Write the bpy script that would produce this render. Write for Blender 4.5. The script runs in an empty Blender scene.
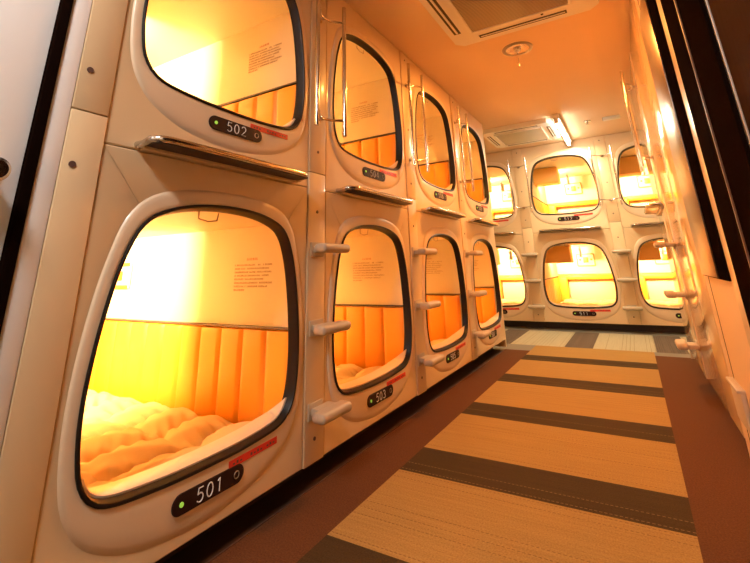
import bpy, bmesh, math, random
from mathutils import Vector, Matrix
random.seed(7)
PI = math.pi
S = bpy.context.scene
COL = S.collection

# ------------------------------------------------------------------ materials
def new_mat(name):
    m = bpy.data.materials.new(name); m.use_nodes = True
    nt = m.node_tree
    return m, nt, nt.nodes['Principled BSDF']

def surf(name, col, rough=.5, metal=0, bump=0, bscale=60, vary=0, vscale=6, coat=0, spec=.5):
    m, nt, b = new_mat(name)
    b.inputs['Roughness'].default_value = rough
    b.inputs['Metallic'].default_value = metal
    b.inputs['Coat Weight'].default_value = coat
    b.inputs['Coat Roughness'].default_value = .12
    b.inputs['Specular IOR Level'].default_value = spec
    tc = nt.nodes.new('ShaderNodeTexCoord')
    n = nt.nodes.new('ShaderNodeTexNoise'); n.inputs['Scale'].default_value = vscale; n.inputs['Detail'].default_value = 4
    nt.links.new(tc.outputs['Object'], n.inputs['Vector'])
    mx = nt.nodes.new('ShaderNodeMix'); mx.data_type = 'RGBA'
    mx.inputs[6].default_value = (*[c*(1-vary) for c in col], 1)
    mx.inputs[7].default_value = (*[min(1, c*(1+vary)) for c in col], 1)
    nt.links.new(n.outputs['Fac'], mx.inputs[0]); nt.links.new(mx.outputs[2], b.inputs['Base Color'])
    if bump:
        n2 = nt.nodes.new('ShaderNodeTexNoise'); n2.inputs['Scale'].default_value = bscale; n2.inputs['Detail'].default_value = 5
        nt.links.new(tc.outputs['Object'], n2.inputs['Vector'])
        bp = nt.nodes.new('ShaderNodeBump'); bp.inputs['Strength'].default_value = bump; bp.inputs['Distance'].default_value = .002
        nt.links.new(n2.outputs['Fac'], bp.inputs['Height']); nt.links.new(bp.outputs['Normal'], b.inputs['Normal'])
    return m

def glow(name, col, strength):
    m, nt, b = new_mat(name)
    b.inputs['Base Color'].default_value = (*col, 1)
    b.inputs['Emission Color'].default_value = (*col, 1)
    b.inputs['Emission Strength'].default_value = strength
    return m

def carpet(name, col, line, axis, dash, dens=22, thr=.62, weave=.22, band=.5):
    """loop pile with thin stitched thread lines; lines run across `axis`"""
    m, nt, b = new_mat(name)
    N = nt.nodes.new; L = nt.links.new
    b.inputs['Roughness'].default_value = .95; b.inputs['Specular IOR Level'].default_value = .15
    tc = N('ShaderNodeTexCoord'); sp = N('ShaderNodeSeparateXYZ'); L(tc.outputs['Object'], sp.inputs[0])
    a, o = (1, 0) if axis == 'y' else (0, 1)
    sc = N('ShaderNodeMath'); sc.operation = 'MULTIPLY'; sc.inputs[1].default_value = dens; L(sp.outputs[a], sc.inputs[0])
    fl = N('ShaderNodeMath'); fl.operation = 'FLOOR'; L(sc.outputs[0], fl.inputs[0])
    fr = N('ShaderNodeMath'); fr.operation = 'FRACT'; L(sc.outputs[0], fr.inputs[0])
    wn = N('ShaderNodeTexWhiteNoise'); wn.noise_dimensions = '1D'; L(fl.outputs[0], wn.inputs['W'])
    g0 = N('ShaderNodeMath'); g0.operation = 'GREATER_THAN'; g0.inputs[1].default_value = .45; L(wn.outputs['Value'], g0.inputs[0])
    l0 = N('ShaderNodeMath'); l0.operation = 'LESS_THAN'; l0.inputs[1].default_value = dens*.0032; L(fr.outputs[0], l0.inputs[0])
    lt = N('ShaderNodeMath'); lt.operation = 'MULTIPLY'; L(g0.outputs[0], lt.inputs[0]); L(l0.outputs[0], lt.inputs[1])
    da = N('ShaderNodeMath'); da.operation = 'MULTIPLY'; da.inputs[1].default_value = 420; L(sp.outputs[o], da.inputs[0])
    si = N('ShaderNodeMath'); si.operation = 'SINE'; L(da.outputs[0], si.inputs[0])
    gt = N('ShaderNodeMath'); gt.operation = 'GREATER_THAN'; gt.inputs[1].default_value = -.3 if dash else -2; L(si.outputs[0], gt.inputs[0])
    ml = N('ShaderNodeMath'); ml.operation = 'MULTIPLY'; L(lt.outputs[0], ml.inputs[0]); L(gt.outputs[0], ml.inputs[1])
    ml2 = N('ShaderNodeMath'); ml2.operation = 'MULTIPLY'; ml2.inputs[1].default_value = .7; L(ml.outputs[0], ml2.inputs[0])
    # pile speckle and soft bands along the weave
    n2 = N('ShaderNodeTexNoise'); n2.inputs['Scale'].default_value = 190; n2.inputs['Detail'].default_value = 3; L(tc.outputs['Object'], n2.inputs['Vector'])
    mp = N('ShaderNodeMapping'); mp.inputs['Scale'].default_value = (3, 90, 1) if axis == 'y' else (90, 3, 1)
    L(tc.outputs['Object'], mp.inputs['Vector'])
    n3 = N('ShaderNodeTexNoise'); n3.inputs['Scale'].default_value = 1; n3.inputs['Detail'].default_value = 3; L(mp.outputs[0], n3.inputs['Vector'])
    ad = N('ShaderNodeMath'); ad.operation = 'MULTIPLY_ADD'; L(n3.outputs['Fac'], ad.inputs[0]); ad.inputs[1].default_value = band; L(n2.outputs['Fac'], ad.inputs[2])
    mr = N('ShaderNodeMapRange'); mr.inputs[1].default_value = .25+.5*band; mr.inputs[2].default_value = .75+.5*band; mr.inputs[3].default_value = 1-weave; mr.inputs[4].default_value = 1+weave
    L(ad.outputs[0], mr.inputs[0])
    mx = N('ShaderNodeMix'); mx.data_type = 'RGBA'; mx.inputs[6].default_value = (*col, 1); mx.inputs[7].default_value = (*line, 1)
    L(ml2.outputs[0], mx.inputs[0])
    vm = N('ShaderNodeVectorMath'); vm.operation = 'SCALE'; L(mx.outputs[2], vm.inputs[0]); L(mr.outputs[0], vm.inputs['Scale'])
    L(vm.outputs[0], b.inputs['Base Color'])
    bp = N('ShaderNodeBump'); bp.inputs['Strength'].default_value = .5; bp.inputs['Distance'].default_value = .003
    L(n2.outputs['Fac'], bp.inputs['Height']); L(bp.outputs['Normal'], b.inputs['Normal'])
    return m

def wood_mat(name, c1, c2):
    m, nt, b = new_mat(name)
    N = nt.nodes.new; L = nt.links.new
    tc = N('ShaderNodeTexCoord'); mp = N('ShaderNodeMapping'); mp.inputs['Scale'].default_value = (30, 30, 1.5)
    n = N('ShaderNodeTexNoise'); n.inputs['Scale'].default_value = 2; n.inputs['Detail'].default_value = 6
    L(tc.outputs['Object'], mp.inputs[0]); L(mp.outputs[0], n.inputs['Vector'])
    mx = N('ShaderNodeMix'); mx.data_type = 'RGBA'; mx.inputs[6].default_value = (*c1, 1); mx.inputs[7].default_value = (*c2, 1)
    L(n.outputs['Fac'], mx.inputs[0]); L(mx.outputs[2], b.inputs['Base Color']); b.inputs['Roughness'].default_value = .6; b.inputs['Specular IOR Level'].default_value = .08
    return m

M = dict(
    shell=surf('cream_plastic', (.73, .535, .31), .38, vary=.03, vscale=3, coat=.25),
    gloss=surf('glossy_cream_plastic', (.80, .66, .46), .22, vary=.03, vscale=3, coat=.4),
    bezel=surf('cream_moulded_plastic', (.76, .58, .39), .42, vary=.02, vscale=4, coat=.12),
    inner=surf('white_plastic', (.64, .57, .39), .5, vary=.02),
    matt=surf('matt_cream_panel', (.82, .60, .38), .5, vary=.02, vscale=3),
    mirror=surf('polished_cream_panel', (.80, .58, .33), .07, vary=.03, vscale=3, coat=.5),
    shelf=surf('amber_plastic', (.95, .52, .13), .4),
    rubber=surf('black_rubber', (.012, .008, .006), .4, bump=.1, spec=.3),
    vinyl=surf('orange_vinyl', (.86, .36, .028), .42, bump=.25, bscale=180, vary=.05, vscale=5),
    quilt=surf('quilt_cotton', (.70, .49, .24), .9, bump=.3, bscale=90, vary=.06, vscale=12, spec=.2),
    chrome=surf('chrome', (.62, .58, .53), .16, 1),
    steel=surf('brushed_steel', (.40, .34, .28), .42, 1, bump=.15, bscale=200),
    tread=surf('dark_tread', (.05, .03, .022), .5),
    plate=surf('dark_plate', (.028, .010, .008), .5, spec=.2),
    ink=surf('white_ink', (.85, .80, .75), .5),
    dark_ink=surf('brown_ink', (.20, .10, .05), .6),
    red_ink=surf('rust_ink', (.45, .12, .05), .6),
    red=surf('red_film', (.72, .035, .02), .4, vary=.05),
    step=surf('step_plastic', (.52, .42, .30), .42, vary=.05, vscale=20),
    screw=surf('brown_cap', (.12, .06, .045), .4),
    ceil=surf('ceiling_paint', (.80, .57, .34), .7, bump=.05, bscale=120, vary=.02),
    wall=surf('wall_paint', (.80, .70, .56), .6, bump=.05, bscale=120, vary=.02),
    door=surf('white_laminate', (.84, .84, .82), .4, vary=.01),
    trimw=surf('white_trim', (.80, .76, .72), .4, vary=.01),
    frame=surf('dark_brown_frame', (.007, .003, .002), .85, spec=.04),
    brown_line=surf('brown_edge', (.12, .055, .03), .4),
    wood=wood_mat('brown_wood', (.028, .012, .005), (.042, .018, .007)),
    grey=surf('grey_vinyl_floor', (.17, .15, .115), .6, vary=.08, vscale=25),
    kick=surf('black_kick', (.045, .022, .012), .5),
    border=carpet('brown_carpet', (.125, .046, .016), (.12, .045, .016), 'y', False, 3, weave=.3, band=.15),
    ac=surf('ac_white', (.80, .76, .66), .45, vary=.01),
    grille=None,
    slot=surf('slot_dark', (.06, .045, .03), .6),
    tv=surf('tv_black', (.05, .035, .03), .3),
    orange=surf('orange_plastic', (.70, .20, .02), .4),
    lamp=glow('capsule_lamp_glow', (1, .70, .36), 14),
    tube=glow('tube_glow', (1, .93, .82), 30),
    green=glow('green_glow', (.40, .9, .12), .3),
    ceil_lamp=glow('ceiling_lamp_glow', (1, .95, .9), 7),
)
M['light_y'] = carpet('beige_carpet', (.38, .225, .068), (.16, .08, .03), 'y', True, 24)
M['dark_y'] = carpet('dark_carpet', (.062, .036, .013), (.30, .19, .07), 'y', True, 17)
M['light_x'] = carpet('beige_carpet_turned', (.46, .40, .26), (.2, .14, .07), 'x', False, 30, weave=.12)
M['dark_x'] = carpet('dark_carpet_turned', (.15, .11, .08), (.07, .05, .04), 'x', False, 60)

def grille_mat():
    m, nt, b = new_mat('ac_grille')
    N = nt.nodes.new; L = nt.links.new
    tc = N('ShaderNodeTexCoord'); w = N('ShaderNodeTexWave'); w.wave_type = 'BANDS'; w.bands_direction = 'Y'; w.inputs['Scale'].default_value = 22
    L(tc.outputs['Object'], w.inputs['Vector'])
    mx = N('ShaderNodeMix'); mx.data_type = 'RGBA'; mx.inputs[6].default_value = (.20, .15, .09, 1); mx.inputs[7].default_value = (.42, .33, .21, 1)
    L(w.outputs['Fac'], mx.inputs[0]); L(mx.outputs[2], b.inputs['Base Color']); b.inputs['Roughness'].default_value = .6
    bp = N('ShaderNodeBump'); bp.inputs['Strength'].default_value = .6; bp.inputs['Distance'].default_value = .004
    L(w.outputs['Fac'], bp.inputs['Height']); L(bp.outputs['Normal'], b.inputs['Normal'])
    return m
M['grille'] = grille_mat()

for k_ in ('frame', 'wood'): M[k_].node_tree.nodes['Principled BSDF'].inputs['IOR'].default_value = 1.04
# ------------------------------------------------------------------ mesh helpers
class MB:
    """collects shapes, links them as one mesh object"""
    def __init__(s): s.v = []; s.f = []; s.mi = []; s.sm = []
    def add(s, vs, fs, mi=0, smooth=False):
        o = len(s.v); s.v += [tuple(v) for v in vs]
        for f in fs: s.f.append(tuple(i+o for i in f)); s.mi.append(mi); s.sm.append(smooth)
        return s
    def box(s, a, b, bev=0, mi=0, seg=2, mat=None):
        bm = bmesh.new(); bmesh.ops.create_cube(bm, size=1)
        c = [(a[i]+b[i])/2 for i in range(3)]; d = [abs(b[i]-a[i]) for i in range(3)]
        for v in bm.verts: v.co = Vector([c[i]+v.co[i]*d[i] for i in range(3)])
        if bev:
            bmesh.ops.bevel(bm, geom=bm.edges[:], offset=min(bev, min(d)*.49), segments=seg, affect='EDGES', profile=.5)
        if mat: bm.transform(mat)
        bm.verts.index_update()
        s.add([v.co.copy() for v in bm.verts], [[v.index for v in f.verts] for f in bm.faces], mi, bool(bev))
        bm.free(); return s
    def tube(s, pts, r, n=12, caps=True, mi=0):
        pts = [Vector(p) for p in pts]; rings = []
        t0 = (pts[1]-pts[0]).normalized()
        nrm = t0.orthogonal().normalized()
        for i, p in enumerate(pts):
            t = ((pts[min(i+1, len(pts)-1)]-pts[max(i-1, 0)])).normalized()
            nrm = (nrm - t*nrm.dot(t)).normalized(); bi = t.cross(nrm)
            rings.append([p+(nrm*math.cos(2*PI*k/n)+bi*math.sin(2*PI*k/n))*r for k in range(n)])
        s.loft(rings, mi=mi, closed=True, caps=caps); return s
    def loft(s, rings, mi=0, closed=True, caps=False, smooth=True):
        n = len(rings[0]); vs = [p for r in rings for p in r]; fs = []
        for i in range(len(rings)-1):
            for k in range(n if closed else n-1):
                k2 = (k+1) % n
                fs.append((i*n+k, i*n+k2, (i+1)*n+k2, (i+1)*n+k))
        s.add(vs, fs, mi, smooth)
        if caps:
            s.add(rings[0], [tuple(range(n))[::-1]], mi); s.add(rings[-1], [tuple(range(n))], mi)
        return s
    def cyl(s, c, r, h, axis=(0, 0, 1), n=24, mi=0, r2=None):
        a = Vector(axis).normalized(); u = a.orthogonal().normalized(); w = a.cross(u); c = Vector(c)
        r2 = r if r2 is None else r2
        R = [[c+a*z+(u*math.cos(2*PI*k/n)+w*math.sin(2*PI*k/n))*rr for k in range(n)] for z, rr in ((0, r), (h, r2))]
        return s.loft(R, mi=mi, caps=True)
    def build(s, name, mat, parent=None, recalc=True):
        me = bpy.data.meshes.new(name); me.from_pydata(s.v, [], s.f)
        for m in (mat if isinstance(mat, (list, tuple)) else [mat]): me.materials.append(m)
        for p, mi, sm in zip(me.polygons, s.mi, s.sm): p.material_index = mi; p.use_smooth = sm
        if recalc:
            bm = bmesh.new(); bm.from_mesh(me); bmesh.ops.recalc_face_normals(bm, faces=bm.faces); bm.to_mesh(me); bm.free()
        try: me.set_sharp_from_angle(angle=math.radians(38))
        except Exception: pass
        o = bpy.data.objects.new(name, me); COL.objects.link(o)
        if parent: o.parent = parent
        return o

def empty(name, loc, rz=0):
    o = bpy.data.objects.new(name, None); COL.objects.link(o); o.location = loc; o.rotation_euler = (0, 0, rz)
    o.empty_display_size = .1
    return o
def tag(o, label, cat, group=None, kind=None):
    o['label'] = label; o['category'] = cat
    if group: o['group'] = group
    if kind: o['kind'] = kind
    return o
def struct(o): o['kind'] = 'structure'; return o
def copy_tree(o, parent=None):
    c = o.copy(); COL.objects.link(c)
    if parent: c.parent = parent
    for ch in [x for x in kids[o]]: kids.setdefault(c, []).append(copy_tree(ch, c))
    kids.setdefault(c, [])
    return c
def index_tree(o):
    kids[o] = list(o.children)
    for c in o.children: index_tree(c)
kids = {}

def spline(P, sub=6):
    """closed catmull-rom through P"""
    out = []; n = len(P)
    for i in range(n):
        p0, p1, p2, p3 = [Vector(P[(i+k-1) % n]) for k in range(4)]
        for j in range(sub):
            t = j/sub
            out.append(.5*((2*p1)+(-p0+p2)*t+(2*p0-5*p1+4*p2-p3)*t*t+(-p0+3*p1-3*p2+p3)*t**3))
    return out
def mirror(half):  # half from top centre to bottom centre, u >= 0
    return half + [(-u, z) for u, z in half[-2:0:-1]]
def resample(poly, angs, c):
    """points where rays from c at angles meet the closed polygon"""
    out = []; n = len(poly)
    for a in angs:
        d = Vector((math.cos(a), math.sin(a))); best = None
        for i in range(n):
            p = Vector(poly[i])-Vector(c); q = Vector(poly[(i+1) % n])-Vector(c); e = q-p
            den = d.x*e.y-d.y*e.x
            if abs(den) < 1e-12: continue
            t = (p.x*e.y-p.y*e.x)/den; s_ = (p.x*d.y-p.y*d.x)/den
            if t > 0 and -1e-6 <= s_ <= 1+1e-6 and (best is None or t > best): best = t
        out.append(Vector(c)+d*best)
    return out
C0 = (0, .6)
OPEN = mirror([(0, 1.014), (.14, 1.004), (.245, .975), (.30, .935), (.335, .868), (.362, .77), (.382, .64), (.392, .51), (.386, .40), (.362, .315), (.30, .266), (.16, .249), (0, .245)])
BEZ = mirror([(0, 1.062), (.16, 1.052), (.28, 1.018), (.345, .95), (.378, .85), (.402, .73), (.419, .57), (.419, .42), (.396, .29), (.335, .20), (.23, .142), (.11, .116), (0, .108)])
NA = 120
def rect(u0, u1, z0, z1): return [(u0, z0), (u1, z0), (u1, z1), (u0, z1)]
def corner_angs(rs):
    A = [2*PI*k/NA for k in range(NA)]
    for r in rs:
        for p in r: A.append(math.atan2(p[1]-C0[1], p[0]-C0[0]) % (2*PI))
    return sorted(set(round(a, 6) for a in A))
LOW = rect(-.4385, .4385, .085, 1.1435); UP = rect(-.4385, .4385, .0355, 1.188)
INN = rect(-.435, .435, .15, .995)
ANG = corner_angs([LOW, UP, INN])
o_open = resample(spline(OPEN), ANG, C0); o_bez = resample(spline(BEZ), ANG, C0)
def off(ring, d):  # move inward by d
    out = []; n = len(ring)
    for i in range(n):
        t = (ring[(i+1) % n]-ring[i-1]).normalized(); out.append(ring[i]+Vector((-t.y, t.x))*d)
    return out
def R3(ring, d): return [Vector((p.x, d, p.y)) for p in ring]

# ------------------------------------------------------------------ characters as strokes
def arc(cx, cz, rx, rz, a0, a1, n=14): return [(cx+rx*math.cos(math.radians(a0+(a1-a0)*i/n)), cz+rz*math.sin(math.radians(a0+(a1-a0)*i/n))) for i in range(n+1)]
DIG = {
 '0': [arc(.3, .5, .3, .5, 0, 360, 24)],
 '1': [[(.12, .82), (.34, 1), (.34, 0)]],
 '2': [arc(.3, .70, .29, .30, 160, -30)+[(.02, 0), (.62, 0)]],
 '3': [arc(.28, .74, .26, .26, 150, -80)+arc(.28, .27, .30, .27, 80, -150)],
 '4': [[(.46, 0), (.46, 1), (0, .28), (.64, .28)]],
 '5': [[(.56, 1), (.12, 1), (.06, .56)]+arc(.28, .32, .31, .32, 125, -145)],
 '6': [[(.46, 1), (.06, .42)]+arc(.3, .3, .29, .3, 160, 520)],
 '7': [[(.02, 1), (.6, 1), (.2, 0)]],
 '8': [arc(.3, .75, .24, .25, 0, 360, 20), arc(.3, .27, .29, .27, 0, 360, 20)],
 '9': [arc(.3, .7, .29, .3, 0, 360, 20), [(.57, .62), (.2, 0)]],
}
def write(mb, txt, u, d, z, h, r, gap=.9):
    for i, ch in enumerate(txt):
        for st in DIG[ch]:
            mb.tube([(u+(i*gap+x)*h, d, z+y*h) for x, y in st], r, n=6)

# ------------------------------------------------------------------ capsule
def make_capsule(number, upper, wall_mat, panel_side=False, detail=True):
    key = 'upper' if upper else 'lower'
    root = empty('sleeping_capsule', (0, 0, 0))
    # front panel with returned edges
    R = UP if upper else LOW
    ro = resample(R, ANG, C0)
    mb = MB(); mb.loft([R3(ro, .05), R3(ro, .004), R3(off(ro, .004), 0), R3(o_bez, 0), R3(off(o_bez, .004), .001)], smooth=False)
    mb.build('front_panel', wall_mat, root)
    mb = MB()
    rings = []
    for t, d in ((0, .001), (.04, -.001), (.10, -.004), (.18, -.0062), (.4, -.0076), (.75, -.008), (.97, -.0075), (1.02, -.006)):
        rings.append(R3([a.lerp(b, t) for a, b in zip(o_bez, o_open)], d))
    mb.loft(rings); mb.build('opening_surround', M['gloss'] if wall_mat is M['gloss'] else M['bezel'], root)
    mb = MB()
    mb.loft([R3(off(o_open, -.001), -.003), R3(off(o_open, .000), -.0105), R3(off(o_open, .003), -.0125), R3(off(o_open, .009), -.0115), R3(off(o_open, .012), -.006), R3(off(o_open, .0155), .014), R3(off(o_open, .017), .017), R3(off(o_open, .019), .030)])
    mb.build('rubber_trim', M['rubber'], root)
    # interior
    D = 1.62
    mb = MB()
    ri = resample(INN, ANG, C0)
    mb.loft([R3(off(o_open, .018), .030), R3(ri, .050)], smooth=False)
    mb.loft([R3(ri, .050), R3(ri, D)], smooth=False)
    mb.add(R3(ri, D), [tuple(range(len(ri)))])
    mb.build('interior_shell', M['inner'], root)
    mb = MB(); idx = [k for k in range(len(o_open)) if o_open[k].y < .335]
    idx = sorted(idx, key=lambda k: ANG[k]); rr = {q: off(o_open, q) for q in (.014, .020, .0225, .0235, .0)}
    tp = lambda k: max(0.0, min(1.0, (.33-o_open[k].y)/.07))
    mb.loft([[Vector((rr[q][k].x, .0125+d*tp(k), rr[q][k].y)) for k in idx] for q, d in ((.014, .001), (.020, .0), (.0225, .006), (.0235, .072), (.020, .078), (.0, .078))], closed=False); mb.build('sill', M['steel'] if not detail else M['bezel'], root)
    # padded wainscot: vertical ribs on both side walls and the back
    mb = MB(); z0, z1 = .155, .556; pitch = .145
    def padded(p0, p1, nrm):
        p0 = Vector(p0); p1 = Vector(p1); nrm = Vector(nrm); L = (p1-p0).length; n = max(1, round(L/pitch)); rows = []
        for k in range(n*10+1):
            t = k/(n*10); ph = (k % 10)/10
            b = .013+.007*math.sin(PI*ph)**.35 if k % 10 else .008
            p = p0.lerp(p1, t)
            rows.append([p+nrm*b*f+Vector((0, 0, z)) for f, z in ((.3, z0), (1, z0+.02), (1, z0+.2), (1, z1-.02), (.75, z1-.006), (.0, z1))])
        mb.loft(rows, closed=False)
    padded((.434, .06, 0), (.434, D-.03, 0), (-1, 0, 0)); mb.build('padded_wainscot', M['vinyl'], root)
    mb = MB(); padded((-.434, .06, 0), (-.434, D-.03, 0), (1, 0, 0)); mb.build('padded_wainscot', M['vinyl'], root)
    mb = MB(); mb.box((.418, .055, .558), (.4345, D, .566)); mb.box((-.4345, .055, .558), (-.418, D, .566)); mb.box((-.4345, D-.016, .582), (.4345, D-.001, .589))
    mb.build('wainscot_capping', M['tread'], root)
    # u shaped pad at the head end
    mb = MB(); mb.box((-.42, D-.10, .51), (.42, D-.005, .58), .02, seg=3)
    mb.box((-.42, D-.13, .155), (-.30, D-.006, .55), .02, seg=3); mb.box((.32, D-.13, .155), (.42, D-.006, .55), .02, seg=3)
    mb.build('head_surround', M['vinyl'], root)
    mb = MB(); mb.box((-.29, D-.03, .16), (.31, D-.004, .50), .008); mb.build('head_panel', M['inner'], root)
    # shelf box hanging at the left, lamp behind it
    mb = MB(); mb.box((-.434, .60, .765), (-.10, .845, .994), .012, seg=3); mb.build('shelf_box', M['shelf'], root)
    mb = MB(); mb.box((-.42, .852, .86), (-.275, .93, .95), .008); lamp = mb.build('capsule_lamp', M['lamp'], root)
    # small screen hung from the roof
    mb = MB(); mb.box((-.052, 1.20, .835), (-.030, 1.38, .965), .004); mb.box((-.046, 1.27, .965), (-.036, 1.31, .994)); mb.build('hanging_screen', M['tv'], root)
    # control panel
    mb = MB()
    if panel_side:
        X = .4335
        mb.box((X-.012, 1.25, .72), (X, 1.44, .86), .006, mi=1); w = .016
        for a, b in (((X-.02, 1.26, .84), (X-.012, 1.43, .86)), ((X-.02, 1.26, .72), (X-.012, 1.43, .74)), ((X-.02, 1.41, .72), (X-.012, 1.44, .86))): mb.box(a, b, .004)
        mb.box((X-.03, 1.32, .765), (X-.012, 1.37, .815), .004)
    else:
        Y = D-.002
        mb.box((-.13, Y-.012, .71), (.11, Y, .885), .02, mi=1, seg=4)
        for a, b in (((-.13, Y-.02, .873), (.11, Y-.011, .886)), ((-.13, Y-.02, .70), (.11, Y-.011, .714)), ((-.135, Y-.02, .705), (-.122, Y-.011, .88)), ((.10, Y-.02, .705), (.114, Y-.011, .88))): mb.box(a, b, .004)
        mb.box((-.045, Y-.03, .755), (.025, Y-.011, .835), .006)
        mb.cyl((-.085, Y-.012, .80), .016, -.012, (0, 1, 0)); mb.cyl((.065, Y-.012, .80), .016, -.012, (0, 1, 0))
    mb.build('control_panel', [M['orange'], M['inner']], root)
    # printed notice on the side wall
    mb = MB(); X = .4335; rs = random.Random(3)
    def row(z, d0, d1, h, mi):
        d = d1
        while d > d0:
            w = rs.uniform(.4, 1.0)*h
            if rs.random() > .08:
                # a tiny character: two or three strokes
                mb.box((X-.0012, d-w, z), (X-.0004, d, z+h*.16), mi=mi)
                mb.box((X-.0012, d-w*.6, z), (X-.0004, d-w*.4, z+h*.9), mi=mi)
                if rs.random() > .4: mb.box((X-.0012, d-w, z+h*.6), (X-.0004, d, z+h*.75), mi=mi)
            d -= w+h*.22
    row(.842, .29, .35, .012, 1)
    for k in range(8):
        e = [.19, .20, .19, .21, .24, .19, .22, .36][k]
        row(.818-k*.0155, e, .425, .0078, 0)
    mb.build('printed_notice', [M['dark_ink'], M['red_ink']], root)
    # catch under the top rim
    mb = MB(); mb.tube([(-.09, .03, .992), (-.088, .032, .968), (-.05, .033, .961), (-.012, .033, .966), (-.010, .03, .992)], .0022, n=6); mb.build('curtain_catch', M['steel'], root)
    # number plate
    mb = MB(); n = 16; hw, hh = .1, .0255
    out = [(hw+hh*math.cos(a), hh*math.sin(a)) for a in [(-90+180*i/n)*PI/180 for i in range(n+1)]]
    out += [(-x, -z) for x, z in out]
    ctr = (.01, .190)
    mb.loft([[Vector((ctr[0]+x*s, d, ctr[1]+z*s)) for x, z in out] for s, d in ((1, -.005), (1, -.0112), (.97, -.0122))], caps=True)
    pl = mb.build('number_plate', M['plate'], root)
    if number:
        mb = MB(); write(mb, number, -.038, -.0130, .173, .034, .0017, gap=.98); mb.build('numerals', M['ink'], pl)
    mb = MB(); mb.cyl((-.088, -.0117, .190), .0062, -.003, (0, 1, 0)); mb.build('indicator_light', M['green'], pl)
    mb = MB(); mb.tube([(.105+.0095*math.cos(a), -.0130, .190+.0095*math.sin(a)) for a in [i*PI/10 for i in range(21)]], .0016, n=6); mb.build('lock_ring', M['steel'], pl)
    # red warning film
    mb = MB()
    a = Matrix.Translation((.18, 0, .2255)) @ Matrix.Rotation(-math.radians(1.5), 4, 'Y')
    for k in range(1): mb.box((-.105, -.0096, -.0105), (.105, -.005, .0105), mat=a)
    for k in range(13):
        if k in (3, 4, 9): continue
        mb.box((-.09+k*.0145, -.0101, -.004), (-.082+k*.0145, -.0095, .004 if k % 2 else .001), mi=1, mat=a)
    mb.build('warning_film', [M['red'], M['screw']], root)
    if upper:
        mb = MB(); mb.box((-.335, -.088, .045), (.335, .002, .054), .003)
        for k in range(5): mb.box((-.33, -.082+k*.016, .0535), (.33, -.074+k*.016, .057), .001)
        lg = mb.build('step_ledge', M['tread'], root)
        mb = MB(); P = [(-.345, .01, .05), (-.343, -.03, .05)]+[(-.343+.055*(1-math.cos(t)), -.045-.05*math.sin(t), .058) for t in [i*PI/12 for i in range(1, 7)]]
        P += [(-.1, -.096, .058), (.1, -.096, .058)]+[(-x, y, z) for x, y, z in P[::-1]]
        mb.tube(P, .0105, n=12); mb.build('grab_bar', M['chrome'], lg)
        mb = MB(); mb.box((-.335, -.024, .036), (.335, .002, .046), .002); mb.build('mounting_rail', wall_mat, lg)
    # the light given by the lamp
    L = bpy.data.lights.new('capsule_lamp_light', 'AREA'); L.shape = 'RECTANGLE'; L.size = .12; L.size_y = .05; L.energy = LAMP_W; L.color = (1, .63, .29)
    L.use_shadow = True
    L2 = L.copy(); L2.energy = LAMP_W*.8; l2 = bpy.data.objects.new('capsule_lamp_light', L2); COL.objects.link(l2); l2.parent = lamp
    l2.location = (-.345, .936, .905); l2.rotation_euler = Vector((.35, 1, -.12)).to_track_quat('-Z', 'Y').to_euler()
    lo = bpy.data.objects.new('capsule_lamp_light', L); COL.objects.link(lo); lo.parent = lamp
    lo.location = (-.262, .895, .90); lo.rotation_euler = Vector((1, 1.15, -.3)).to_track_quat('-Z', 'Y').to_euler()   # towards the far side wall, deeper in
    return root

LAMP_W = 86.0
C = math.radians
def place(o, wall, c, z):
    if wall == 'left': o.location = (0, c, z); o.rotation_euler = (0, 0, PI/2)
    elif wall == 'far': o.location = (c, 5.862, z); o.rotation_euler = (0, 0, 0); o.scale = (1.030, 1, 1)
    else: o.location = (1.465, c, z); o.rotation_euler = (0, 0, -PI/2)

LC = [1.017, 2.023, 3.025, 4.028]; FC = [-.446, .5835, 1.613]; RC = []
names = {}
llab = {
 (0, 0): ('501', 'cream sleeping capsule nearest the camera in the bottom row, plate reading 501'),
 (0, 1): ('502', 'cream sleeping capsule nearest the camera in the top row, plate reading 502'),
 (1, 0): ('503', 'cream sleeping capsule in the bottom row with plate reading 503, right of capsule 501'),
 (1, 1): ('504', 'cream sleeping capsule in the top row directly above capsule 503, right of capsule 502'),
 (2, 0): ('505', 'third capsule along the bottom row of the left wall, beyond capsule 503'),
 (2, 1): ('506', 'third capsule along the top row of the left wall, two beyond capsule 502'),
 (3, 0): ('507', 'last narrow-looking capsule of the left wall bottom row, by the far corner'),
 (3, 1): ('508', 'last narrow-looking capsule of the left wall top row, by the far corner'),
}
for (i, up), (num, lab) in llab.items():
    o = make_capsule(num, bool(up), M['shell'], panel_side=True)
    tag(o, lab, 'sleeping capsule', 'sleeping capsules along the left wall'); place(o, 'left', LC[i], 1.11*up)
flab = {
 (0, 0): ('509', 'bottom capsule on the end wall half hidden behind the corner of the left row'),
 (0, 1): ('510', 'top capsule on the end wall half hidden behind the corner of the left row'),
 (1, 0): ('511', 'bottom middle capsule on the end wall, fully in view and brightly lit'),
 (1, 1): ('512', 'top middle capsule on the end wall, fully in view below the hanging tube lamp'),
 (2, 0): ('513', 'bottom capsule on the end wall partly hidden behind the right wall'),
 (2, 1): ('514', 'top capsule on the end wall partly hidden behind the right wall'),
}
for (i, up), (num, lab) in flab.items():
    LAMP_W = 40.0
    o = make_capsule(num, bool(up), M['shell'])
    tag(o, lab, 'sleeping capsule', 'sleeping capsules on the end wall'); place(o, 'far', FC[i], 1.11*up)

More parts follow.
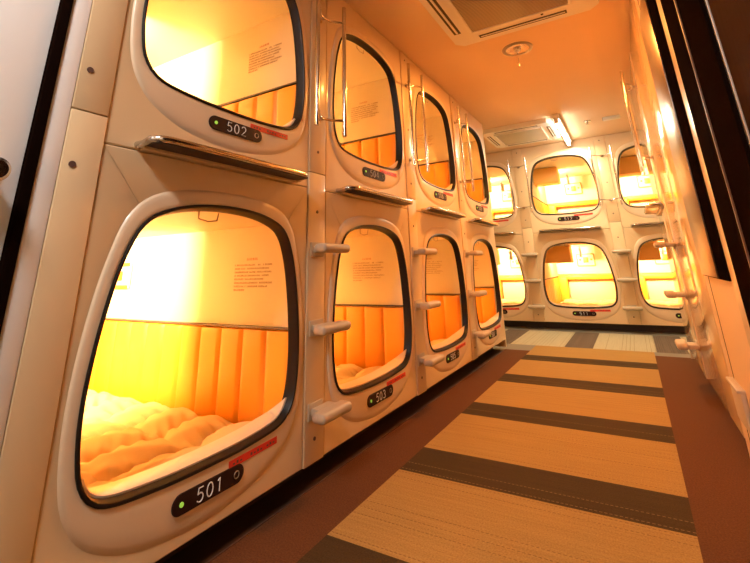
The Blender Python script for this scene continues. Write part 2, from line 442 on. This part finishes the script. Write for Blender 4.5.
# ------------------------------------------------------------------ quilts
def make_quilt(seed):
    rs = random.Random(seed); mb = MB(); nu, nd = 72, 130; W, L = .80, 1.46
    rows = []
    ph = [rs.uniform(0, 6) for _ in range(8)]
    for j in range(nd+1):
        d = j/nd*L; r = []
        for i in range(nu+1):
            u = -W/2+i/nu*W
            dd = d+.018*math.sin(u*9+ph[0])+.012*math.sin(u*21+ph[1]); uu = u+.016*math.sin(d*11+ph[2])
            a = abs(math.sin(PI*dd/.20)); b = abs(math.sin(PI*(uu+.4)/.27))
            h = .042*(a**.55)*(.35+.65*b**.4)
            h += .0045*math.sin(uu*100+ph[3]+5*math.sin(dd*9))*(1-a)**.7*2 + .003*math.sin(dd*60+uu*34+ph[4])
            e = min(1, min(W/2-abs(u), d, L-d)/.05); e = math.sqrt(max(0, 1-(1-e)**2))
            r.append(Vector((u, .075+d, .155+.055*e*.8+h*e)))
        rows.append(r)
    mb.loft(rows, closed=False)
    n = nu+1
    base = [Vector((-W/2, .075, .153)), Vector((W/2, .075, .153)), Vector((W/2, .075+L, .153)), Vector((-W/2, .075+L, .153))]
    mb.add(base, [(0, 1, 2, 3)])
    return mb.build('quilted_futon', M['quilt'])
ql = [('left', LC[0], 'puffy quilted futon lying inside the capsule numbered 501'), ('left', LC[1], 'quilted futon lying inside the capsule numbered 503'),
      ('left', LC[2], 'quilted futon inside the third bottom capsule of the left wall'), ('left', LC[3], 'quilted futon inside the last bottom capsule of the left wall'),
      ('far', FC[0], 'quilted futon in the end wall bottom capsule cut off by the left row'), ('far', FC[1], 'quilted futon in the bottom middle capsule of the end wall'),
      ('far', FC[2], 'quilted futon in the end wall bottom capsule beside the right wall')]
q0 = make_quilt(1)
for k, (w, c, lab) in enumerate(ql):
    q = q0 if k == 0 else q0.copy()
    if k: COL.objects.link(q)
    tag(q, lab, 'futon', 'quilted futons in the bottom capsules'); place(q, w, c, 0)

# ------------------------------------------------------------------ posts between capsules
def plate(mb, z0, z1, w=.0585, bev=.003, front=-.006): mb.box((-w, front, z0), (w, .05, z1), bev)
def make_post(kind, mat):
    root = empty('ladder_post', (0, 0, 0))
    w = .0603 if kind != 'edge' else .046
    mb = MB(); plate(mb, .085 if kind != 'edge' else .0, 1.216, w); mb.build('lower_cover', mat, root)
    mb = MB(); plate(mb, 1.2195, 2.296, w); mb.build('upper_cover', mat, root)
    for z in (1.335, 1.07) if kind == 'edge' else (2.24, 1.70, 1.32, 1.04, .165):
        mb = MB(); mb.cyl((-.021 if kind == 'edge' else .0, -.005, z), .0085 if kind == 'edge' else .007, -.003, (0, 1, 0), n=20); mb.build('screw_cap', M['screw'], root)
    if kind == 'edge': return root
    for z in (.262, .562, .876):
        mb = MB()
        mb.box((-.092, -.122, z-.018), (.104, -.058, z+.020), .017, seg=4)
        mb.box((-.030, -.07, z-.014), (.085, -.006, z+.012), .006)
        mb.box((-.045, -.012, z-.03), (.045, -.005, z+.03), .003)
        mb.build('step', M['step'], root)
    hr = MB()
    for u in (-.115, .105): hr.tube([(u, -.088, 1.408), (u, -.088, 2.14)], .0105, n=12)
    h = hr.build('handrail', M['chrome'], root)
    for z in (1.49, 2.045):
        b = MB(); P = [(-.115, -.088, z), (-.085, -.075, z-.002), (-.045, -.045, z-.006), (.0, -.036, z-.008), (.045, -.045, z-.006), (.085, -.075, z-.002), (.105, -.088, z)]
        b.tube(P, .0065, n=10); b.cyl((0, -.004, z-.008), .008, -.03, (0, 1, 0)); b.cyl((0, -.006, z-.008), .017, -.005, (0, 1, 0))
        b.build('bracket', M['chrome'], h)
    return root
pe = make_post('edge', M['shell']); pe.location = (0, .532, 0); pe.rotation_euler = (0, 0, PI/2)
tag(pe, 'plain cream cover strip left of capsules 501 and 502 with two brown screw caps', 'post')
plab = [('left', 1.517, 'cream ladder post between capsules 501 and 503 with three steps and chrome handrail'),
        ('left', 2.523, 'cream ladder post just beyond capsule 503 on the left wall'),
        ('left', 3.526, 'last cream ladder post of the left wall, nearest its far corner'),
        ('far', .069, 'cream ladder post left of the middle capsules on the end wall'),
        ('far', 1.098, 'cream ladder post right of the middle capsules on the end wall')]
p0 = make_post('ladder', M['shell']); index_tree(p0)
for k, (w, c, lab) in enumerate(plab):
    p = p0 if k == 0 else copy_tree(p0)
    tag(p, lab, 'post', 'ladder posts between the capsules'); place(p, w, c, 0)
p = make_post('ladder', M['gloss']); tag(p, 'glossy ladder post of the right wall whose steps stick out towards the corridor', 'post', 'ladder posts between the capsules'); place(p, 'right', 3.523, 0)

# ------------------------------------------------------------------ setting
H = 2.3
def rects(name, spec, z, mats):
    mb = MB()
    for x0, x1, y0, y1, mi in spec: mb.add([(x0, y0, z), (x1, y0, z), (x1, y1, z), (x0, y1, z)], [(0, 1, 2, 3)], mi)
    return struct(mb.build(name, mats, recalc=False))
mats = [M['border'], M['light_y'], M['dark_y'], M['light_x'], M['dark_x'], M['grey']]
sp = []
Y1 = 4.76; Y0 = -1.6
sp.append((-.012, .22, Y0, 4.47, 0)); sp.append((1.22, 1.6, Y0, 4.60, 0))
bands = [(4.063, 4.277)]
dk = [(4.063, 4.277), (3.306, 3.532), (2.557, 2.782), (1.807, 2.051), (1.06, 1.315), (.31, .56), (-.44, -.19), (-1.19, -.94)]
y = Y1
for a, b in dk:
    sp.append((.22, 1.22, b, y, 1)); sp.append((.22, 1.22, a, b, 2)); y = a
sp.append((.22, 1.22, Y0, y, 1))
sp.append((-.30, -.012, Y0, 4.47, 6)); sp.append((1.6, 2.2, Y0, 4.47, 6))
sp.append((-1.1, .22, 4.47, Y1, 5)); sp.append((1.22, 2.2, 4.60, Y1, 5)); sp.append((1.6, 2.2, 4.47, 4.60, 5))
YF = 5.74
for a, b, m_ in ((-1.1, -.55, 4), (-.55, -.29, 3), (-.29, -.035, 4), (-.035, .48, 3), (.48, .73, 4), (.73, 1.24, 3), (1.24, 1.48, 4), (1.48, 2.2, 3)): sp.append((a, b, Y1, YF, m_))
sp.append((-1.1, 2.2, YF, 7.6, 5))
rects('floor', sp, 0, mats+[M['kick']])
def slab(name, a, b, mat, bev=0): mb = MB(); mb.box(a, b, bev); return struct(mb.build(name, mat))
slab('ceiling', (-1.2, Y0, H), (2.3, 7.6, H+.05), M['ceil'])
slab('trim_1', (-.010, Y0, .0005), (-.004, 4.47, .003), M['brown_line'])
# kick recess under the capsule rows
slab('baseboard_left', (-.16, .58, 0), (-.13, 4.47, .12), M['kick'])
slab('baseboard_right', (1.60, 2.42, 0), (1.63, 4.47, .12), M['kick'])
slab('baseboard_far', (-1.1, 5.99, 0), (2.2, 6.02, .12), M['kick'])
# header strips between capsules and ceiling, backing of the left row end
slab('trim_2', (.0, 4.4640, .02), (-.9, 4.492, 2.298), M['shell'])
slab('trim_3', (1.465, 4.462, .02), (2.3, 4.49, 2.298), M['gloss'])
slab('wall_left', (-1.13, 4.47, 0), (-1.10, 7.6, 2.3), M['wall'])
slab('wall_right', (2.14, 4.47, 0), (2.17, 7.6, 2.3), M['wall'])
slab('wall_back', (-.2, Y0-.03, 0), (1.7, Y0, 2.3), M['wall'])
# near left: white door, dark brown jamb, pale trim
d = empty('door_1', (0, -.05, 0)); struct(d)
mb = MB(); mb.box((-.04, -.45, .01), (.0, .462, 2.29), .002); mb.build('door_leaf', M['door'], d)
mb = MB(); mb.cyl((0, .398, 1.02), .013, .04, (1, 0, 0), n=24); mb.cyl((.0, .398, 1.02), .026, .006, (1, 0, 0), n=32)
prof = [(.03, .012), (.036, .022), (.046, .0275), (.058, .027), (.066, .020), (.069, .0)]
mb.loft([[Vector((x, .398+r*math.cos(2*PI*k/32), 1.02+r*math.sin(2*PI*k/32))) for k in range(32)] for x, r in prof])
mb.build('door_knob', M['chrome'], d)
slab('trim_4', (-.03, .414, 0), (.010, .4385, 2.298), M['frame'], .002)
slab('trim_5', (-.03, .4385, 0), (.004, .4845, 2.298), M['trimw'], .002)
slab('wall_near_left', (-.1, Y0, 0), (-.045, -.5, 2.3), M['wall'])
# near right: plain panel, metal faced cabinet, pale post, dark frames, brown door
X = 1.465
slab('wall_near_right', (X, 1.16, 0), (X+.12, 2.326, 2.298), M['matt'], .001)
slab('trim_9', (X-.002, 2.461, .085), (X+.08, 3.4605, 2.298), M['mirror'], .002)
slab('trim_10', (X-.002, 3.5855, .085), (X+.08, 4.4615, 2.298), M['mirror'], .002)
mb = MB(); mb.box((X-.10, 3.70, 1.155), (X-.001, 4.36, 1.168), .003); mb.box((X-.02, 3.70, 1.135), (X-.0025, 4.36, 1.156), .003)
lg = mb.build('wall_ledge', M['gloss']); tag(lg, 'narrow ledge sticking out of the glossy right wall beyond its handrail', 'ledge')
mb = MB(); mb.tube([(X-.004, 3.685, 1.17), (X-.06, 3.69, 1.17), (X-.10, 3.73, 1.17), (X-.10, 4.33, 1.17), (X-.06, 4.37, 1.17), (X-.004, 4.375, 1.17)], .010); mb.build('grab_bar', M['chrome'], lg)
slab('trim_7', (X-.001, 2.326, 0), (X+.02, 2.3325, 2.298), M['frame'])
slab('trim_6', (X, 2.331, .0), (X+.08, 2.456, 2.298), M['matt'], .002)
slab('trim_8', (X-.006, 1.645, 0), (X+.02, 1.78, 2.298), M['shell'], .003)
cabinet_steel = surf('satin_metal', (.25, .19, .15), .30, 1)
c = empty('wall_cabinet', (X, 2.08, .716))
tag(c, 'dark framed wall cabinet with brushed metal door on the near right wall', 'cabinet')
mb = MB(); mb.box((-.012, -.288, 0), (.0, .285, 1.24), .002); mb.build('cabinet_frame', M['frame'], c)
mb = MB(); mb.box((-.017, -.125, .004), (-.012, .283, 1.236), .002); mb.build('metal_door', cabinet_steel, c)
d = empty('door_2', (X, 1.0, 0)); struct(d)
mb = MB(); mb.box((-.014, .16, 0), (.0, .643, 2.29), .003); mb.build('door_frame', M['frame'], d)
mb = MB(); mb.box((-.018, .395, 0), (-.013, .405, 2.29), .001); mb.build('edge_strip', M['brown_line'], d)
mb = MB(); mb.box((.0, -1.4, .01), (.04, .16, 2.29), .002); mb.box((-.004, .148, .0), (.01, .162, 2.29), .001, mi=1); mb.build('door_leaf', [M['wood'], M['steel']], d)
slab('wall_behind_right', (X+.02, Y0, 0), (X+.05, -.39, 2.3), M['wall'])
mb = MB(); mb.box((X-.018, 2.13, .19), (X+.001, 2.34, .325), .008, seg=3); mb.box((X-.026, 2.13, .318), (X+.001, 2.35, .330), .003)
tag(mb.build('foothold', M['step']), 'beige foothold low on the near right wall below the metal cabinet', 'foothold')

# ------------------------------------------------------------------ ceiling things
def cassette(name, x0, x1, y0, y1, drop, lab, gm=None):
    gm = gm or M['grille']
    cx, cy = (x0+x1)/2, (y0+y1)/2; hx, hy = (x1-x0)/2, (y1-y0)/2
    r = empty(name, (cx, cy, H)); tag(r, lab, 'air conditioner', 'ceiling air conditioners')
    mb = MB()
    def oc(k, z, s=1): 
        a, b = hx*s, hy*s; return [Vector(p) for p in ((-a+k, -b, z), (a-k, -b, z), (a, -b+k, z), (a, b-k, z), (a-k, b, z), (-a+k, b, z), (-a, b-k, z), (-a, -b+k, z))]
    mb.loft([oc(.05, 0), oc(.05, -drop*.4), oc(.05, -drop, .985)], smooth=False); mb.add(oc(.05, -drop, .985), [tuple(range(8))])
    mb.build('housing', M['ac'], r)
    g = min(hx, hy)*.66
    mb = MB(); mb.box((-hx*.64, -hy*.64, -drop-.008), (hx*.64, hy*.64, -drop+.002), .004); mb.build('intake_grille', gm, r)
    mb = MB(); t = .012
    for a, b in (((-hx*.68, -hy*.68), (hx*.68, -hy*.64)), ((-hx*.68, hy*.64), (hx*.68, hy*.68)), ((-hx*.68, -hy*.64), (-hx*.64, hy*.64)), ((hx*.64, -hy*.64), (hx*.68, hy*.64))):
        mb.box((*a, -drop-.012), (*b, -drop+.002), .002)
    mb.build('grille_frame', M['ac'], r)
    for sx, sy in ((1, 0), (-1, 0), (0, 1), (0, -1)):
        mb = MB(); q = MB()
        if sx:
            mb.box((sx*hx*.80, -hy*.60, -drop-.002), (sx*hx*.90, hy*.60, -drop+.002)); q.box((sx*hx*.835, -hy*.58, -drop-.006), (sx*hx*.865, hy*.58, -drop), .002)
        else:
            mb.box((-hx*.60, sy*hy*.80, -drop-.002), (hx*.60, sy*hy*.88, -drop+.002)); q.box((-hx*.58, sy*hy*.83, -drop-.006), (hx*.58, sy*hy*.85, -drop), .002)
        sl = mb.build('air_slot', M['slot'], r); q.build('louvre', M['ac'], sl)
    mb = MB(); mb.cyl((hx*.3, hy*.73, -drop), .008, -.004); mb.build('sensor', M['slot'], r)
    return r
cassette('air_conditioner', .385, 1.305, 1.68, 2.625, .032, 'large square ceiling air conditioner with brown grille near the camera')
cassette('air_conditioner', -.10, .70, 4.72, 5.50, .05, 'white ceiling air conditioner in the far corridor beside the tube lamp', surf('pale_grille', (.50, .50, .40), .6))
dl = empty('downlight', (.74, 2.93, H)); tag(dl, 'round recessed downlight with metal rim in the orange-lit ceiling', 'downlight')
mb = MB(); prof = [(.078, -.001), (.085, -.009), (.098, -.009), (.108, -.004), (.109, 0)]
mb.loft([[Vector((r*math.cos(2*PI*k/40), r*math.sin(2*PI*k/40), z)) for k in range(40)] for r, z in prof]); mb.build('rim', M['steel'], dl)
mb = MB(); prof = [(.080, -.004), (.06, -.003), (.035, -.0025), (.0005, -.002)]
mb.loft([[Vector((r*math.cos(2*PI*k/40), r*math.sin(2*PI*k/40), z)) for k in range(40)] for r, z in prof]); mb.build('reflector', M['chrome'], dl)
mb = MB(); mb.tube([(0, 0, -.002), (.02, 0, -.012), (.0, .01, -.02), (-.02, 0, -.012), (0, -.01, -.002)], .008, n=8); mb.build('bulb', M['ink'], dl)
mb = MB(); mb.tube([(.715, 3.08, H), (.715, 3.08, H-.05)], .0012, n=6); mb.cyl((.715, 3.08, H-.075), .005, .025, n=10)
tag(mb.build('pull_cord', M['slot']), 'tiny dark pull cord hanging from the ceiling behind the downlight', 'cord')
f = empty('tube_light', (.755, 5.25, H)); tag(f, 'bare glowing white fluorescent tube fitting on the far corridor ceiling', 'lamp')
mb = MB(); mb.box((-.035, -.62, -.045), (.035, .55, 0), .006); mb.build('batten', M['ac'], f)
mb = MB(); mb.tube([(0, -.56, -.075), (0, .49, -.075)], .016, n=14); mb.build('fluorescent_tube', M['tube'], f)
mb = MB(); mb.box((-.02, -.60, -.095), (.02, -.565, -.04), .004); mb.build('lamp_holder', M['ac'], f)
mb = MB(); mb.box((-.02, .495, -.095), (.02, .53, -.04), .004); mb.build('lamp_holder', M['ac'], f)
mb = MB(); mb.cyl((1.03, 5.10, H), .04, -.012, n=28); mb.cyl((1.03, 5.10, H-.012), .012, -.03, n=16); mb.cyl((1.03, 5.1, H-.042), .02, -.003, n=16)
tag(mb.build('sprinkler_head', M['chrome']), 'small ceiling sprinkler head right of the glowing tube lamp', 'sprinkler')
mb = MB(); mb.box((1.19, 5.06, H-.035), (1.36, 5.12, H), .006); mb.box((1.188, 5.065, H-.03), (1.205, 5.115, H-.005), .002, mi=1)
tag(mb.build('smoke_sensor', [M['ac'], M['slot']]), 'small oblong white sensor box on the far ceiling near the right wall', 'sensor')
cl = empty('ceiling_lamp', (.50, -.40, H)); tag(cl, 'round white ceiling lamp at the entrance behind the camera', 'lamp')
mb = MB(); mb.cyl((0, 0, 0), .16, -.05, n=40, r2=.14); mb.build('diffuser', M['ceil_lamp'], cl)
mb = MB(); mb.cyl((0, 0, 0), .17, -.02, n=40); mb.build('lamp_rim', M['ac'], cl)

# ------------------------------------------------------------------ lights of those lamps, plus an added orange one
def area(name, loc, size, energy, col, parent=None, sy=None):
    L = bpy.data.lights.new(name, 'AREA'); L.energy = energy; L.color = col; L.size = size
    if sy: L.shape = 'RECTANGLE'; L.size_y = sy
    else: L.shape = 'DISK'
    o = bpy.data.objects.new(name, L); COL.objects.link(o); o.location = loc; return o
area('tube_light_glow', (.755, 5.22, H-.10), .05, 33, (1, .90, .60), sy=1.05)
area('ceiling_lamp_light', (.50, -.40, H-.06), .28, 34, (1, .95, .93))
area('added_orange_light', (.74, 2.93, H-.03), .15, 34, (1, .38, .075))  # added glow to turn the corridor orange; the downlight itself looks unlit

w = bpy.data.worlds.new('world'); S.world = w; w.use_nodes = True
w.node_tree.nodes['Background'].inputs[0].default_value = (1, .6, .3, 1); w.node_tree.nodes['Background'].inputs[1].default_value = .02

# ------------------------------------------------------------------ camera
f_, cx, cy = 418.46, 377.75, 134.12
cam = bpy.data.cameras.new('camera'); co = bpy.data.objects.new('camera', cam); COL.objects.link(co)
Rm = ((0.863277, 0.50378798, -0.03083017), (-0.17740602, 0.24567881, -0.95297903), (-0.47252506, 0.82815433, 0.30146388))
mw = Matrix(((Rm[0][0], -Rm[1][0], -Rm[2][0], 1.2), (Rm[0][1], -Rm[1][1], -Rm[2][1], 0), (Rm[0][2], -Rm[1][2], -Rm[2][2], .7963), (0, 0, 0, 1)))
co.matrix_world = mw
cam.sensor_width = 36; cam.sensor_fit = 'HORIZONTAL'; cam.lens = f_/750*36
cam.shift_x = -(cx-375)/750; cam.shift_y = (cy-281.5)/750; cam.clip_start = .02
S.camera = co
S.view_settings.view_transform = 'Standard'; S.view_settings.look = 'None'; S.view_settings.gamma = 1; S.view_settings.use_curve_mapping = False
S.view_settings.exposure = 0
